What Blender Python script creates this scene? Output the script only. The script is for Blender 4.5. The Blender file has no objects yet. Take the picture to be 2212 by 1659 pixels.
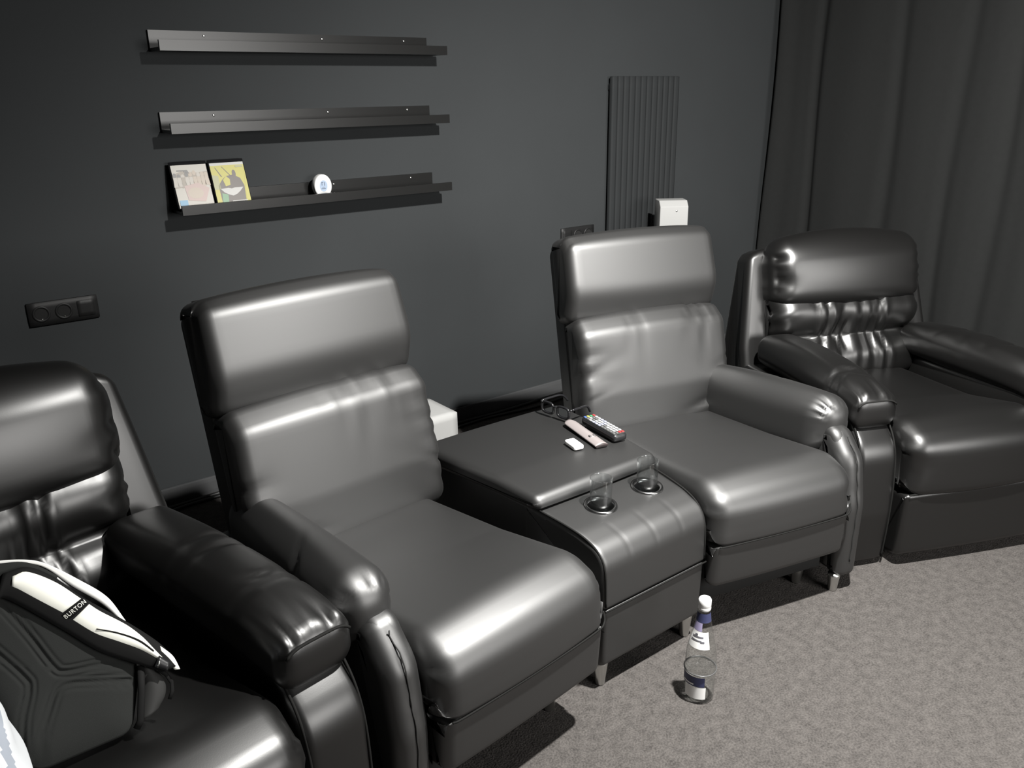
import bpy, math, random
import numpy as np
from mathutils import Matrix, Vector

SC = bpy.context.scene
COL = SC.collection

# ------------------------------------------------------------------ camera
CAM_H = 1.5382
YAW, PITCH, ROLL = 0.6581, 0.3369, -0.0138
FPX = 1814.3
cam = bpy.data.cameras.new('camera')
cam.sensor_fit = 'HORIZONTAL'
cam.sensor_width = 36.0
cam.lens = FPX / 2212 * 36.0
cam.clip_start = 0.02
cam_o = bpy.data.objects.new('camera', cam)
COL.objects.link(cam_o)
F = Vector((math.sin(YAW) * math.cos(PITCH), math.cos(YAW) * math.cos(PITCH), -math.sin(PITCH)))
Rt = Vector((math.cos(YAW), -math.sin(YAW), 0))
U = Rt.cross(F)
R2 = Rt * math.cos(ROLL) + U * math.sin(ROLL)
U2 = U * math.cos(ROLL) - Rt * math.sin(ROLL)
m = Matrix.Identity(4)
for i in range(3):
    m[i][0], m[i][1], m[i][2] = R2[i], U2[i], -F[i]
m.translation = (0, 0, CAM_H)
cam_o.matrix_world = m
SC.camera = cam_o

# ------------------------------------------------------------------ world, lamps, exposure
w = bpy.data.worlds.new('world')
SC.world = w
w.use_nodes = True
w.node_tree.nodes['Background'].inputs[0].default_value = (0.9, 1.0, 1.05, 1)
w.node_tree.nodes['Background'].inputs[1].default_value = 0.0
SC.view_settings.view_transform = 'Standard'
SC.view_settings.look = 'None'
SC.view_settings.gamma = 1
SC.view_settings.use_curve_mapping = False
SC.view_settings.exposure = 0.0
CEIL = 2.52


def ceiling_spot(name, loc, aim, power, radius, col=(1, 0.985, 0.95)):
    l = bpy.data.lights.new(name, 'SPOT')
    l.spot_size = math.radians(175)
    l.spot_blend = 1.0
    l.shadow_soft_size = radius
    l.energy = power
    l.color = col
    o = bpy.data.objects.new(name, l)
    o.location = loc
    o.rotation_euler = Vector(aim).to_track_quat('-Z', 'Y').to_euler()
    COL.objects.link(o)
    return o


ceiling_spot('ceiling_spotlight', (1.605, 0.714, CEIL - 0.035), (0.50, 0.08, -1), 1080, 0.04)
# unseen area light added to put a broad sheen on the chair backs
sl = bpy.data.lights.new('added_sheen_light', 'AREA')
sl.shape = 'RECTANGLE'
sl.size, sl.size_y = 2.0, 1.15
sl.energy = 118
sl.color = (1, 0.98, 0.95)
so = bpy.data.objects.new('added_sheen_light', sl)
so.location = (2.30, -2.15, 1.6)
so.rotation_euler = (math.pi / 2, 0, 0)
COL.objects.link(so)

# ------------------------------------------------------------------ materials
MATS = {}


def mat(name, col, rough=0.6, metal=0.0, spec=0.5, bump=None, noise=None, coat=0.0, ior=1.5):
    if name in MATS:
        return MATS[name]
    M = bpy.data.materials.new(name)
    M.use_nodes = True
    nt = M.node_tree
    b = nt.nodes['Principled BSDF']
    b.inputs['Base Color'].default_value = (*col, 1)
    b.inputs['Roughness'].default_value = rough
    b.inputs['Metallic'].default_value = metal
    b.inputs['Specular IOR Level'].default_value = spec
    b.inputs['IOR'].default_value = ior
    if coat:
        b.inputs['Coat Weight'].default_value = coat
        b.inputs['Coat Roughness'].default_value = 0.3
    tc = nt.nodes.new('ShaderNodeTexCoord')
    if noise:                                   # (scale, amount)
        n = nt.nodes.new('ShaderNodeTexNoise')
        n.inputs['Scale'].default_value = noise[0]
        n.inputs['Detail'].default_value = 4
        nt.links.new(tc.outputs['Object'], n.inputs['Vector'])
        r = nt.nodes.new('ShaderNodeMapRange')
        r.inputs['From Min'].default_value = 0.3
        r.inputs['From Max'].default_value = 0.7
        r.inputs['To Min'].default_value = 1 - noise[1]
        r.inputs['To Max'].default_value = 1 + noise[1]
        nt.links.new(n.outputs['Fac'], r.inputs['Value'])
        mx = nt.nodes.new('ShaderNodeMix')
        mx.data_type = 'RGBA'
        mx.blend_type = 'MULTIPLY'
        mx.inputs['Factor'].default_value = 1
        mx.inputs['A'].default_value = (*col, 1)
        nt.links.new(r.outputs['Result'], mx.inputs['B'])
        nt.links.new(mx.outputs['Result'], b.inputs['Base Color'])
    if bump:                                    # (scale, strength, distance)
        n = nt.nodes.new('ShaderNodeTexNoise')
        n.inputs['Scale'].default_value = bump[0]
        n.inputs['Detail'].default_value = 3
        nt.links.new(tc.outputs['Object'], n.inputs['Vector'])
        bp = nt.nodes.new('ShaderNodeBump')
        bp.inputs['Strength'].default_value = bump[1]
        bp.inputs['Distance'].default_value = bump[2]
        nt.links.new(n.outputs['Fac'], bp.inputs['Height'])
        nt.links.new(bp.outputs['Normal'], b.inputs['Normal'])
    MATS[name] = M
    return M


def thin_glass(name, tint=(0.97, 0.98, 0.98), gloss=0.05, rough=0.03):
    M = bpy.data.materials.new(name)
    M.use_nodes = True
    nt = M.node_tree
    nt.nodes.remove(nt.nodes['Principled BSDF'])
    out = nt.nodes['Material Output']
    t = nt.nodes.new('ShaderNodeBsdfTransparent')
    t.inputs[0].default_value = (*tint, 1)
    g = nt.nodes.new('ShaderNodeBsdfGlossy')
    g.inputs['Roughness'].default_value = rough
    lw = nt.nodes.new('ShaderNodeLayerWeight')
    lw.inputs['Blend'].default_value = 0.5
    pw = nt.nodes.new('ShaderNodeMath'); pw.operation = 'POWER'; pw.inputs[1].default_value = 4.0
    nt.links.new(lw.outputs['Facing'], pw.inputs[0])
    fr = nt.nodes.new('ShaderNodeMath'); fr.operation = 'MULTIPLY_ADD'; fr.inputs[1].default_value = 0.7; fr.inputs[2].default_value = gloss
    nt.links.new(pw.outputs[0], fr.inputs[0])
    mx = nt.nodes.new('ShaderNodeMixShader')
    nt.links.new(fr.outputs[0], mx.inputs[0])
    nt.links.new(t.outputs[0], mx.inputs[1])
    nt.links.new(g.outputs[0], mx.inputs[2])
    nt.links.new(mx.outputs[0], out.inputs[0])
    MATS[name] = M
    return M


LEATHER = mat('smooth_black_leather', (0.003, 0.0029, 0.0028), 0.50, spec=0.9, ior=1.6, bump=(420, 0.06, 0.0006))
GLOSSY = mat('glossy_black_leather', (0.0025, 0.0024, 0.0023), 0.39, spec=0.7, ior=1.52, bump=(420, 0.05, 0.0006))
STITCH = mat('dark_thread', (0.01, 0.01, 0.0095), 0.7)
PIPING = mat('leather_piping', (0.007, 0.007, 0.0066), 0.8, spec=0.15)
UNDER = mat('black_underlining', (0.008, 0.008, 0.008), 0.9)
STEEL = mat('brushed_steel', (0.62, 0.62, 0.6), 0.3, 1.0)
DARKSTEEL = mat('dark_chrome', (0.22, 0.22, 0.22), 0.25, 1.0)
WALL = mat('anthracite_wall_paint', (0.034, 0.0368, 0.0385), 0.85, spec=0.25, bump=(260, 0.12, 0.001), noise=(2.0, 0.04))
RIGHTWALL = WALL
CEILM = mat('black_ceiling_paint', (0.03, 0.03, 0.031), 0.9)
RADM = mat('anthracite_radiator_enamel', (0.027, 0.0288, 0.0300), 0.75, spec=0.1)
BASEM = mat('grey_skirting', (0.066, 0.067, 0.069), 0.7, spec=0.3)
CURT = mat('black_velvet_curtain', (0.016, 0.0165, 0.0164), 0.95, spec=0.15, noise=(40, 0.03))
SHELFM = mat('black_painted_shelf', (0.010, 0.010, 0.0098), 0.30, spec=0.4)
WHITE = mat('white_lacquer', (0.34, 0.34, 0.335), 0.6, spec=0.2)
WHITEP = mat('white_plastic', (0.86, 0.86, 0.85), 0.35)
BLACKP = mat('black_plastic', (0.012, 0.012, 0.013), 0.35)
SOCKM = mat('anthracite_socket_plastic', (0.012, 0.012, 0.0122), 0.5, spec=0.3)
CABLEM = mat('black_cable_rubber', (0.012, 0.012, 0.012), 0.5)

# carpet
CARPET = mat('grey_carpet', (0.30, 0.28, 0.272), 0.95, spec=0.1)
nt = CARPET.node_tree
b = nt.nodes['Principled BSDF']
tc = nt.nodes['Texture Coordinate']
n1 = nt.nodes.new('ShaderNodeTexNoise'); n1.inputs['Scale'].default_value = 190; n1.inputs['Detail'].default_value = 5
n2 = nt.nodes.new('ShaderNodeTexNoise'); n2.inputs['Scale'].default_value = 38; n2.inputs['Detail'].default_value = 4
n3 = nt.nodes.new('ShaderNodeTexNoise'); n3.inputs['Scale'].default_value = 5; n3.inputs['Detail'].default_value = 2
for n in (n1, n2, n3):
    nt.links.new(tc.outputs['Object'], n.inputs['Vector'])
ad = nt.nodes.new('ShaderNodeMath'); ad.operation = 'MULTIPLY_ADD'; ad.inputs[1].default_value = 0.6
nt.links.new(n2.outputs['Fac'], ad.inputs[0]); nt.links.new(n1.outputs['Fac'], ad.inputs[2])
cr = nt.nodes.new('ShaderNodeValToRGB')
cr.color_ramp.elements[0].position = 0.5; cr.color_ramp.elements[0].color = (0.032, 0.0294, 0.0279, 1)
cr.color_ramp.elements[1].position = 1.05; cr.color_ramp.elements[1].color = (0.083, 0.0765, 0.0722, 1)
nt.links.new(ad.outputs[0], cr.inputs['Fac'])
nt.links.new(cr.outputs['Color'], b.inputs['Base Color'])
bp = nt.nodes.new('ShaderNodeBump'); bp.inputs['Strength'].default_value = 0.9; bp.inputs['Distance'].default_value = 0.004
nt.links.new(n1.outputs['Fac'], bp.inputs['Height']); nt.links.new(bp.outputs['Normal'], b.inputs['Normal'])


# ------------------------------------------------------------------ mesh helpers
def link(name, V, Fc, material, parent=None, smooth=True, mids=None):
    me = bpy.data.meshes.new(name)
    me.from_pydata([tuple(map(float, v)) for v in V], [], [tuple(map(int, f)) for f in Fc])
    for mm in (material if isinstance(material, (list, tuple)) else [material]):
        me.materials.append(mm)
    if mids is not None:
        me.polygons.foreach_set('material_index', mids)
    me.polygons.foreach_set('use_smooth', [smooth] * len(me.polygons))
    me.update()
    o = bpy.data.objects.new(name, me)
    COL.objects.link(o)
    if parent:
        o.parent = parent
    return o


def tag(o, label=None, cat=None, group=None, kind=None):
    if label: o['label'] = label
    if cat: o['category'] = cat
    if group: o['group'] = group
    if kind: o['kind'] = kind
    return o


def thing(name, label, cat, loc=(0, 0, 0), rz=0, group=None):
    o = bpy.data.objects.new(name, None)
    o.empty_display_size = 0.1
    COL.objects.link(o)
    o.location = loc
    o.rotation_euler = (0, 0, rz)
    return tag(o, label, cat, group)


def join(*parts):
    Vs, Fs, n = [], [], 0
    for V, Fc in parts:
        Vs.append(np.asarray(V, float))
        Fs += [tuple(i + n for i in f) for f in Fc]
        n += len(V)
    return np.vstack(Vs), Fs


def vnormals(V, Fc):
    N = np.zeros_like(V)
    for k in (3, 4):
        q = np.array([f for f in Fc if len(f) == k])
        if len(q):
            c = np.cross(V[q[:, 2]] - V[q[:, 0]], V[q[:, 3 if k == 4 else 1]] - V[q[:, 1 if k == 4 else 0]])
            if k == 3:
                c = np.cross(V[q[:, 1]] - V[q[:, 0]], V[q[:, 2]] - V[q[:, 0]])
            for j in range(k):
                np.add.at(N, q[:, j], c)
    return N / (np.linalg.norm(N, axis=1, keepdims=True) + 1e-12)


def rbox(h, r, step=0.012, bulge=(0, 0, 0)):
    """rounded, puffed box about the origin; returns V, F, U (normalised position)"""
    h = np.array(h, float)
    r = np.minimum(np.broadcast_to(np.array(r, float), 3), h * 0.999)
    n = np.maximum(4, np.ceil(2 * h / step).astype(int))
    n = np.minimum(n, 110)
    idx = {}
    V, Fc = [], []

    def vid(i, j, k):
        key = (i, j, k)
        if key not in idx:
            idx[key] = len(V)
            V.append((2 * i / n[0] - 1, 2 * j / n[1] - 1, 2 * k / n[2] - 1))
        return idx[key]
    for i in range(n[0]):
        for j in range(n[1]):
            Fc.append((vid(i, j, n[2]), vid(i + 1, j, n[2]), vid(i + 1, j + 1, n[2]), vid(i, j + 1, n[2])))
            Fc.append((vid(i, j, 0), vid(i, j + 1, 0), vid(i + 1, j + 1, 0), vid(i + 1, j, 0)))
    for i in range(n[0]):
        for k in range(n[2]):
            Fc.append((vid(i, 0, k), vid(i + 1, 0, k), vid(i + 1, 0, k + 1), vid(i, 0, k + 1)))
            Fc.append((vid(i, n[1], k), vid(i, n[1], k + 1), vid(i + 1, n[1], k + 1), vid(i + 1, n[1], k)))
    for j in range(n[1]):
        for k in range(n[2]):
            Fc.append((vid(0, j, k), vid(0, j, k + 1), vid(0, j + 1, k + 1), vid(0, j + 1, k)))
            Fc.append((vid(n[0], j, k), vid(n[0], j + 1, k), vid(n[0], j + 1, k + 1), vid(n[0], j, k + 1)))
    Un = np.array(V)
    P = Un * h
    inner = np.clip(P, -(h - r), h - r)
    d = (P - inner) / r
    L = np.linalg.norm(d, axis=1, keepdims=True)
    P = inner + np.where(L > 1e-9, d / np.maximum(L, 1e-9), 0) * r * np.where(L > 1e-9, 1, 0)
    q = P / h
    g = 1 - np.clip(np.abs(q), 0, 1) ** 2
    for a in range(3):
        bb, cc = (a + 1) % 3, (a + 2) % 3
        P[:, a] += bulge[a] * q[:, a] * g[:, bb] * g[:, cc]
    return P, Fc, q


def rpoly(pts, n=6, step=None):
    """polygon [(a, b, radius)] with filleted corners, resampled; closed ring"""
    out = []
    N = len(pts)
    for i in range(N):
        p = np.array(pts[i][:2], float)
        r = pts[i][2] if len(pts[i]) > 2 else 0
        a = np.array(pts[i - 1][:2], float) - p
        c = np.array(pts[(i + 1) % N][:2], float) - p
        la, lc = np.linalg.norm(a), np.linalg.norm(c)
        a /= la; c /= lc
        ang = math.acos(max(-1, min(1, float(a @ c))))
        if r <= 0 or abs(math.pi - ang) < 1e-3:
            out.append(p)
            continue
        t = min(r / math.tan(ang / 2), 0.49 * la, 0.49 * lc)
        rr = t * math.tan(ang / 2)
        cen = p + (a + c) / np.linalg.norm(a + c) * (rr / math.sin(ang / 2))
        s, e = p + a * t - cen, p + c * t - cen
        sweep = math.pi - ang
        cr_ = s[0] * e[1] - s[1] * e[0]
        sg = 1 if cr_ > 0 else -1
        for k in range(n + 1):
            th = sg * sweep * k / n
            out.append(cen + np.array([s[0] * math.cos(th) - s[1] * math.sin(th), s[0] * math.sin(th) + s[1] * math.cos(th)]))
    out = np.array(out)
    if step:
        res = []
        for i in range(len(out)):
            a, c = out[i], out[(i + 1) % len(out)]
            k = max(1, int(np.linalg.norm(c - a) / step))
            for j in range(k):
                res.append(a + (c - a) * j / k)
        out = np.array(res)
    return out


def slab(prof, x0, x1, r=0.02, nx=20, bulge=0.0, step=0.02, nr=6):
    """extrude a (y, z) profile along x with rounded, upholstered side edges.
    bulge swells the profile outward in the middle of the width.
    returns V, F, S where S = (u in [-1,1], ring fraction)"""
    P = rpoly(prof, 7, step)
    area = 0.5 * np.sum(P[:, 0] * np.roll(P[:, 1], -1) - np.roll(P[:, 0], -1) * P[:, 1])
    if area < 0:
        P = P[::-1]
    T = np.roll(P, -1, 0) - np.roll(P, 1, 0)
    T /= np.linalg.norm(T, axis=1, keepdims=True) + 1e-9
    Nn = np.stack([T[:, 1], -T[:, 0]], 1)
    w2 = (x1 - x0) / 2
    r = min(r, w2 * 0.98)
    xs = []
    for k in range(nr):
        a = (k / nr) * math.pi / 2
        xs.append((-w2 + r * (1 - math.sin(a)) if False else -w2 + r * (1 - math.cos(a)), r * (1 - math.sin(a))))
    mid = np.linspace(-w2 + r, w2 - r, max(2, nx))
    lay = xs + [(x, 0.0) for x in mid] + [(-x, o) for x, o in reversed(xs)]
    m_ = len(P)
    V, Sx = [], []
    for x, off in lay:
        u = x / w2
        o = -off + bulge * (1 - u * u)
        ring = P + Nn * o
        for q in ring:
            V.append((x + (x0 + x1) / 2, q[0], q[1]))
        Sx.append(u)
    Fc = []
    for i in range(len(lay) - 1):
        for j in range(m_):
            j2 = (j + 1) % m_
            Fc.append((i * m_ + j, i * m_ + j2, (i + 1) * m_ + j2, (i + 1) * m_ + j))
    Fc.append(tuple(range(m_))[::-1])
    Fc.append(tuple((len(lay) - 1) * m_ + j for j in range(m_)))
    V = np.array(V)
    # orientation: profile CCW in (y,z), x increasing -> flip so normals point outwards
    Fc = [f[::-1] for f in Fc[:-2]] + [Fc[-2][::-1], Fc[-1][::-1]]
    vol = 0
    for f in Fc:
        a = V[f[0]]
        for k in range(1, len(f) - 1):
            vol += np.dot(a, np.cross(V[f[k]], V[f[k + 1]]))
    if vol < 0:
        Fc = [f[::-1] for f in Fc]
    return V, Fc


def tube(pts, r, n=8, closed=False, flat=1.0):
    P = [np.array(p, float) for p in pts]
    N = len(P)
    V, Fc = [], []
    prev = None
    for i in range(N):
        if closed:
            t = P[(i + 1) % N] - P[i - 1]
        else:
            t = P[min(i + 1, N - 1)] - P[max(i - 1, 0)]
        t = t / (np.linalg.norm(t) + 1e-12)
        if prev is None:
            ref = np.array([0, 0, 1.]) if abs(t[2]) < 0.9 else np.array([1., 0, 0])
        else:
            ref = prev
        u = ref - t * (ref @ t)
        u /= np.linalg.norm(u) + 1e-12
        prev = u
        v = np.cross(t, u)
        rr = r[i] if isinstance(r, (list, tuple)) else r
        for k in range(n):
            a = 2 * math.pi * k / n
            V.append(P[i] + rr * (math.cos(a) * u * flat + math.sin(a) * v))
    L = N if closed else N - 1
    for i in range(L):
        for k in range(n):
            a, b_ = i * n, ((i + 1) % N) * n
            Fc.append((a + k, a + (k + 1) % n, b_ + (k + 1) % n, b_ + k))
    if not closed:
        Fc.append(tuple(range(n))[::-1])
        Fc.append(tuple((N - 1) * n + k for k in range(n)))
    return np.array(V), Fc


def spline(pts, n=12):
    """Catmull-Rom through pts"""
    P = [np.array(p, float) for p in pts]
    P = [2 * P[0] - P[1]] + P + [2 * P[-1] - P[-2]]
    out = []
    for i in range(1, len(P) - 2):
        for k in range(n):
            t = k / n
            a, b_, c, d = P[i - 1], P[i], P[i + 1], P[i + 2]
            out.append(0.5 * ((2 * b_) + (c - a) * t + (2 * a - 5 * b_ + 4 * c - d) * t * t + (3 * b_ - a - 3 * c + d) * t ** 3))
    out.append(P[-2])
    return out


def lathe(prof, n=40):
    """(radius, z) profile about z; open ends are closed by the profile reaching r=0"""
    V, Fc = [], []
    for r, z in prof:
        for k in range(n):
            a = 2 * math.pi * k / n
            V.append((r * math.cos(a), r * math.sin(a), z))
    for i in range(len(prof) - 1):
        for k in range(n):
            k2 = (k + 1) % n
            Fc.append((i * n + k, i * n + k2, (i + 1) * n + k2, (i + 1) * n + k))
    return np.array(V), Fc


def box(x0, x1, y0, y1, z0, z1):
    V = [(x, y, z) for x in (x0, x1) for y in (y0, y1) for z in (z0, z1)]
    Fc = [(0, 1, 3, 2), (4, 6, 7, 5), (0, 4, 5, 1), (2, 3, 7, 6), (0, 2, 6, 4), (1, 5, 7, 3)]
    return np.array(V, float), Fc


def rb(x0, x1, y0, y1, z0, z1, r=0.004, step=0.02):
    h = ((x1 - x0) / 2, (y1 - y0) / 2, (z1 - z0) / 2)
    V, Fc, _ = rbox(h, r, step)
    return V + np.array([(x0 + x1) / 2, (y0 + y1) / 2, (z0 + z1) / 2]), Fc


def mirror(V, Fc):
    V = np.array(V); V[:, 0] *= -1
    return V, [f[::-1] for f in Fc]


def gather(t, dist, seed, n, span, amp, L, sig=(0.004, 0.012), skew=0.6):
    """creases that start at a seam (dist = 0) and fade out into the panel"""
    rnd = random.Random(seed)
    D = np.zeros_like(t)
    dist = np.maximum(dist, 0)
    for _ in range(n):
        c = rnd.uniform(*span)
        k = rnd.uniform(-skew, skew)
        s = rnd.uniform(*sig)
        l = L * rnd.uniform(0.5, 1.4)
        a = amp * rnd.uniform(0.4, 1.2)
        D += -a * np.exp(-((t - c - k * dist) / (s * (1 + dist / l))) ** 2) * np.exp(-(dist / l) ** 1.6)
    return D


def sg(x, c, s):
    return np.exp(-((x - c) / s) ** 2)


# ------------------------------------------------------------------ the setting
WY = 3.213
RX = 4.56


def struct(name, VF, material, smooth=False):
    return tag(link(name, *VF, material, smooth=smooth), kind='structure')


struct('floor', box(-2.2, RX + 0.1, -2.2, WY + 0.1, -0.1, 0), CARPET)
struct('wall_back', box(-2.2, RX + 0.1, WY, WY + 0.12, 0, CEIL), WALL)
struct('wall_right', box(RX, RX + 0.12, -2.2, WY, 0, CEIL), WALL)
struct('wall_left', box(-2.32, -2.2, -2.2, WY, 0, CEIL), WALL)
struct('wall_front', box(-2.2, RX, -2.32, -2.2, 0, CEIL), WALL)
struct('ceiling', box(-2.2, RX + 0.1, -2.2, WY + 0.1, CEIL, CEIL + 0.1), CEILM)
struct('baseboard_back', rb(-2.2, RX - 0.01, WY - 0.014, WY + 0.002, 0.0, 0.07, 0.004, 0.2), BASEM)

# radiator: a tall panel of flat vertical tubes
rad = thing('wall_radiator', 'tall anthracite radiator of narrow vertical tubes on the back wall', 'radiator', (3.35, WY, 0.14))
parts = []
for i in range(12):
    x = -0.247 + 0.0412 * i
    parts.append(rb(x + 0.002, x + 0.039, -0.046, -0.018, 0.0, 1.455, 0.006, 0.06))
link('tubes', *join(*parts), RADM, rad)
for z in (0.03, 1.385):
    link('header', *rb(-0.24, 0.24, -0.020, -0.004, z, z + 0.04, 0.008, 0.05), RADM, rad)
for s_ in (-1, 1):
    for z in (0.2, 1.2):
        link('bracket', *rb(s_ * 0.18 - 0.012, s_ * 0.18 + 0.012, -0.022, 0.0, z, z + 0.05, 0.003, 0.02), RADM, rad)

# curtain along the right wall: deep soft folds
yy = np.linspace(WY - 0.02, -1.2, 420)
rnd = random.Random(4)
dep = np.zeros_like(yy)
for c, a, s in ((3.05, 0.016, 0.05), (2.94, -0.045, 0.025), (2.72, 0.02, 0.12), (2.47, -0.028, 0.04), (2.30, 0.016, 0.1), (2.13, -0.026, 0.035), (2.0, 0.015, 0.06), (1.88, -0.026, 0.035), (1.72, 0.016, 0.06)):
    dep += 0.6 * a * sg(yy, c, s)
for k in range(14):
    c = 1.55 - k * 0.2 + rnd.uniform(-0.03, 0.03)
    dep += -0.035 * sg(yy, c, 0.035) + 0.02 * sg(yy, c - 0.09, 0.06)
zz = np.linspace(0.015, CEIL - 0.02, 24)
V, Fc = [], []
for side in (0, 1):
    for i, y in enumerate(yy):
        for k, z in enumerate(zz):
            a = 0.75 + 0.5 * (1 - k / 23.0)
            x = RX - 0.085 - dep[i] * a - 0.06 * sg(np.array(y), WY - 0.02, 0.09) - 0.035 * (1 - k / 23.0)
            V.append((x + side * 0.006, y + 0.012 * math.sin(3 * z + i * 0.11), z))
n_, k_ = len(yy), len(zz)
for s in (0, 1):
    for i in range(n_ - 1):
        for k in range(k_ - 1):
            a = s * n_ * k_ + i * k_ + k
            f = (a, a + 1, a + k_ + 1, a + k_)
            Fc.append(f if s == 0 else f[::-1])
for k in range(k_ - 1):
    for i in (0, n_ - 1):
        a = i * k_ + k
        Fc.append((a, a + n_ * k_, a + n_ * k_ + 1, a + 1))
curtain = link('curtain', V, Fc, CURT)
curtain.data.transform(Matrix.Translation((0, -0.03, 0)))
tag(curtain, 'floor-length black curtain hanging in soft folds along the right wall', 'curtain')

# cable along the foot of the back wall
for name, off, zz0, lab, seed in (('floor_cable', 0.03, 0.006, 'thick black cable lying along the foot of the back wall', 3),):
    rnd = random.Random(seed)
    pts = [(x, WY - 0.03 - 0.012 - rnd.uniform(0, 0.014), zz0 + 0.003) for x in np.arange(-1.2, 4.2, 0.16)]
    o = link(name, *tube(spline(pts, 6), 0.008, 8), CABLEM)
    tag(o, lab, 'cable')
pts = [(x, WY - 0.092 - 0.016 * math.sin(x * 5.3) - 0.008 * math.sin(x * 13), 0.008) for x in np.arange(-1.0, 4.0, 0.12)]
tag(link('floor_cable', *tube(spline(pts, 5), 0.0065, 8), CABLEM), 'thinner black cable lying in waves on the carpet in front of the wall cable', 'cable')


# ------------------------------------------------------------------ wall shelves
SX0, SX1 = 0.928, 2.078


def wall_shelf(ztop, label):
    t = thing('picture_ledge', label, 'shelf', ((SX0 + SX1) / 2, WY, ztop - 0.07), 0, 'black picture ledges on the back wall')
    h = (SX1 - SX0) / 2
    link('back_plate', *box(-h, h - 0.03, -0.012, 0.0, 0.0, 0.07), SHELFM, t, smooth=False)
    link('board', *box(-h, h, -0.1079, -0.0121, 0.0, 0.012), SHELFM, t, smooth=False)
    link('front_lip', *box(-h, h, -0.12, -0.108, 0.0, 0.034), SHELFM, t, smooth=False)
    for xs in (0.19 - h, 0.0 + 0.07, h - 0.14):
        V, Fc = lathe([(0.0001, 0.0015), (0.003, 0.0018), (0.0045, 0.0006), (0.0045, -0.001)], 12)
        V = np.stack([V[:, 0], -V[:, 2] - 0.0125, V[:, 1]], 1) + np.array([xs, 0, 0.055])
        s = link('screw', V, [f[::-1] for f in Fc], STEEL, t)
        s['label'] = 'shiny steel screw'
    return t


wall_shelf(1.7474, 'topmost of the three long black wall ledges, empty')
wall_shelf(1.4796, 'middle one of the three long black wall ledges, empty')
wall_shelf(1.1948 + 0.006, 'lowest of the three black wall ledges, holding two film cases and a clock')
L3 = 1.1948 + 0.006 - 0.07 + 0.012      # top of the lowest board


# film cases leaning on the lowest ledge
def polyface(V, Fc, mids, pts, depth, mid):
    n = len(V)
    for p in pts:
        V.append((p[0], -depth, p[1]))
    Fc.append(tuple(range(n, n + len(pts))))
    mids.append(mid)


def disc_case(x, label, art):
    lean = math.atan2(0.055, 0.165)
    t = thing('film_case', label, 'film case', (x, WY - 0.082, L3 + 0.0055), 0, 'film cases on the lowest ledge')
    t.rotation_euler = (-lean, 0, 0.0)
    cm = mat('black_case_plastic', (0.012, 0.012, 0.013), 0.22)
    link('case', *rb(-0.067, 0.067, -0.0, 0.013, 0, 0.172, 0.004, 0.02), cm, t)
    V, Fc, mids = [], [], []
    for pts, d, mi in art['polys']:
        polyface(V, Fc, mids, pts, 0.0004 + d * 0.00025, mi)
    o = link('cover_sheet', V, Fc, art['mats'], t, smooth=False, mids=mids)
    o['label'] = art['lab']
    return t


def ell(cx, cz, a, b_, n=20, rot=0, a0=0, a1=2 * math.pi):
    out = []
    for k in range(n):
        th = a0 + (a1 - a0) * k / (n if abs(a1 - a0 - 2 * math.pi) < 1e-6 else n - 1)
        x, z = a * math.cos(th), b_ * math.sin(th)
        out.append((cx + x * math.cos(rot) - z * math.sin(rot), cz + x * math.sin(rot) + z * math.cos(rot)))
    return out


pm = lambda n, c: mat('print_' + n, tuple(0.5 * x for x in c), 0.45)
W_, H0, H1 = 0.063, 0.004, 0.158
rnd = random.Random(11)
polys = [([(-W_, H0), (W_, H0), (W_, H1), (-W_, H1)], 0, 0)]
polys.append(([(-W_, 0.075), (W_, 0.085), (W_, 0.132), (0.02, 0.128), (-0.03, 0.136), (-W_, 0.124)], 1, 2))
for k in range(9):
    cx = -0.056 + k * 0.014
    polys.append((ell(cx, 0.122 + rnd.uniform(-0.008, 0.008), 0.0065, 0.009), 2, rnd.choice((1, 3, 3, 4))))
    polys.append(([(cx - 0.009, 0.076 + rnd.uniform(-.004, .012)), (cx + 0.009, 0.08), (cx + 0.006, 0.114), (cx - 0.006, 0.114)], 3, rnd.choice((2, 3, 1, 4))))
polys.append(([(-0.045, 0.140), (-0.008, 0.140), (-0.002, 0.126), (-0.018, 0.132), (-0.022, 0.132), (-0.022, 0.136), (-0.045, 0.136)], 4, 4))
polys.append(([(-0.025, 0.03), (0.035, 0.022), (0.058, 0.07), (0.02, 0.092), (-0.03, 0.082)], 4, 5))
polys.append((ell(0.005, 0.055, 0.028, 0.02), 5, 1))
polys.append(([(-0.058, 0.006), (-0.03, 0.006), (-0.03, 0.032), (-0.058, 0.032)], 6, 6))
disc_case(0.995, 'film case with a pale cream crowded cover and a blue square', dict(
    polys=polys, lab='pale cream printed cover', mats=[pm('cream', (0.82, 0.78, 0.70)), pm('sand', (0.78, 0.66, 0.54)), pm('tan', (0.55, 0.48, 0.40)), pm('pale', (0.80, 0.74, 0.66)), pm('grey', (0.30, 0.29, 0.28)), pm('rose', (0.80, 0.60, 0.55)), pm('sky_blue', (0.28, 0.60, 0.88))]))
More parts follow.
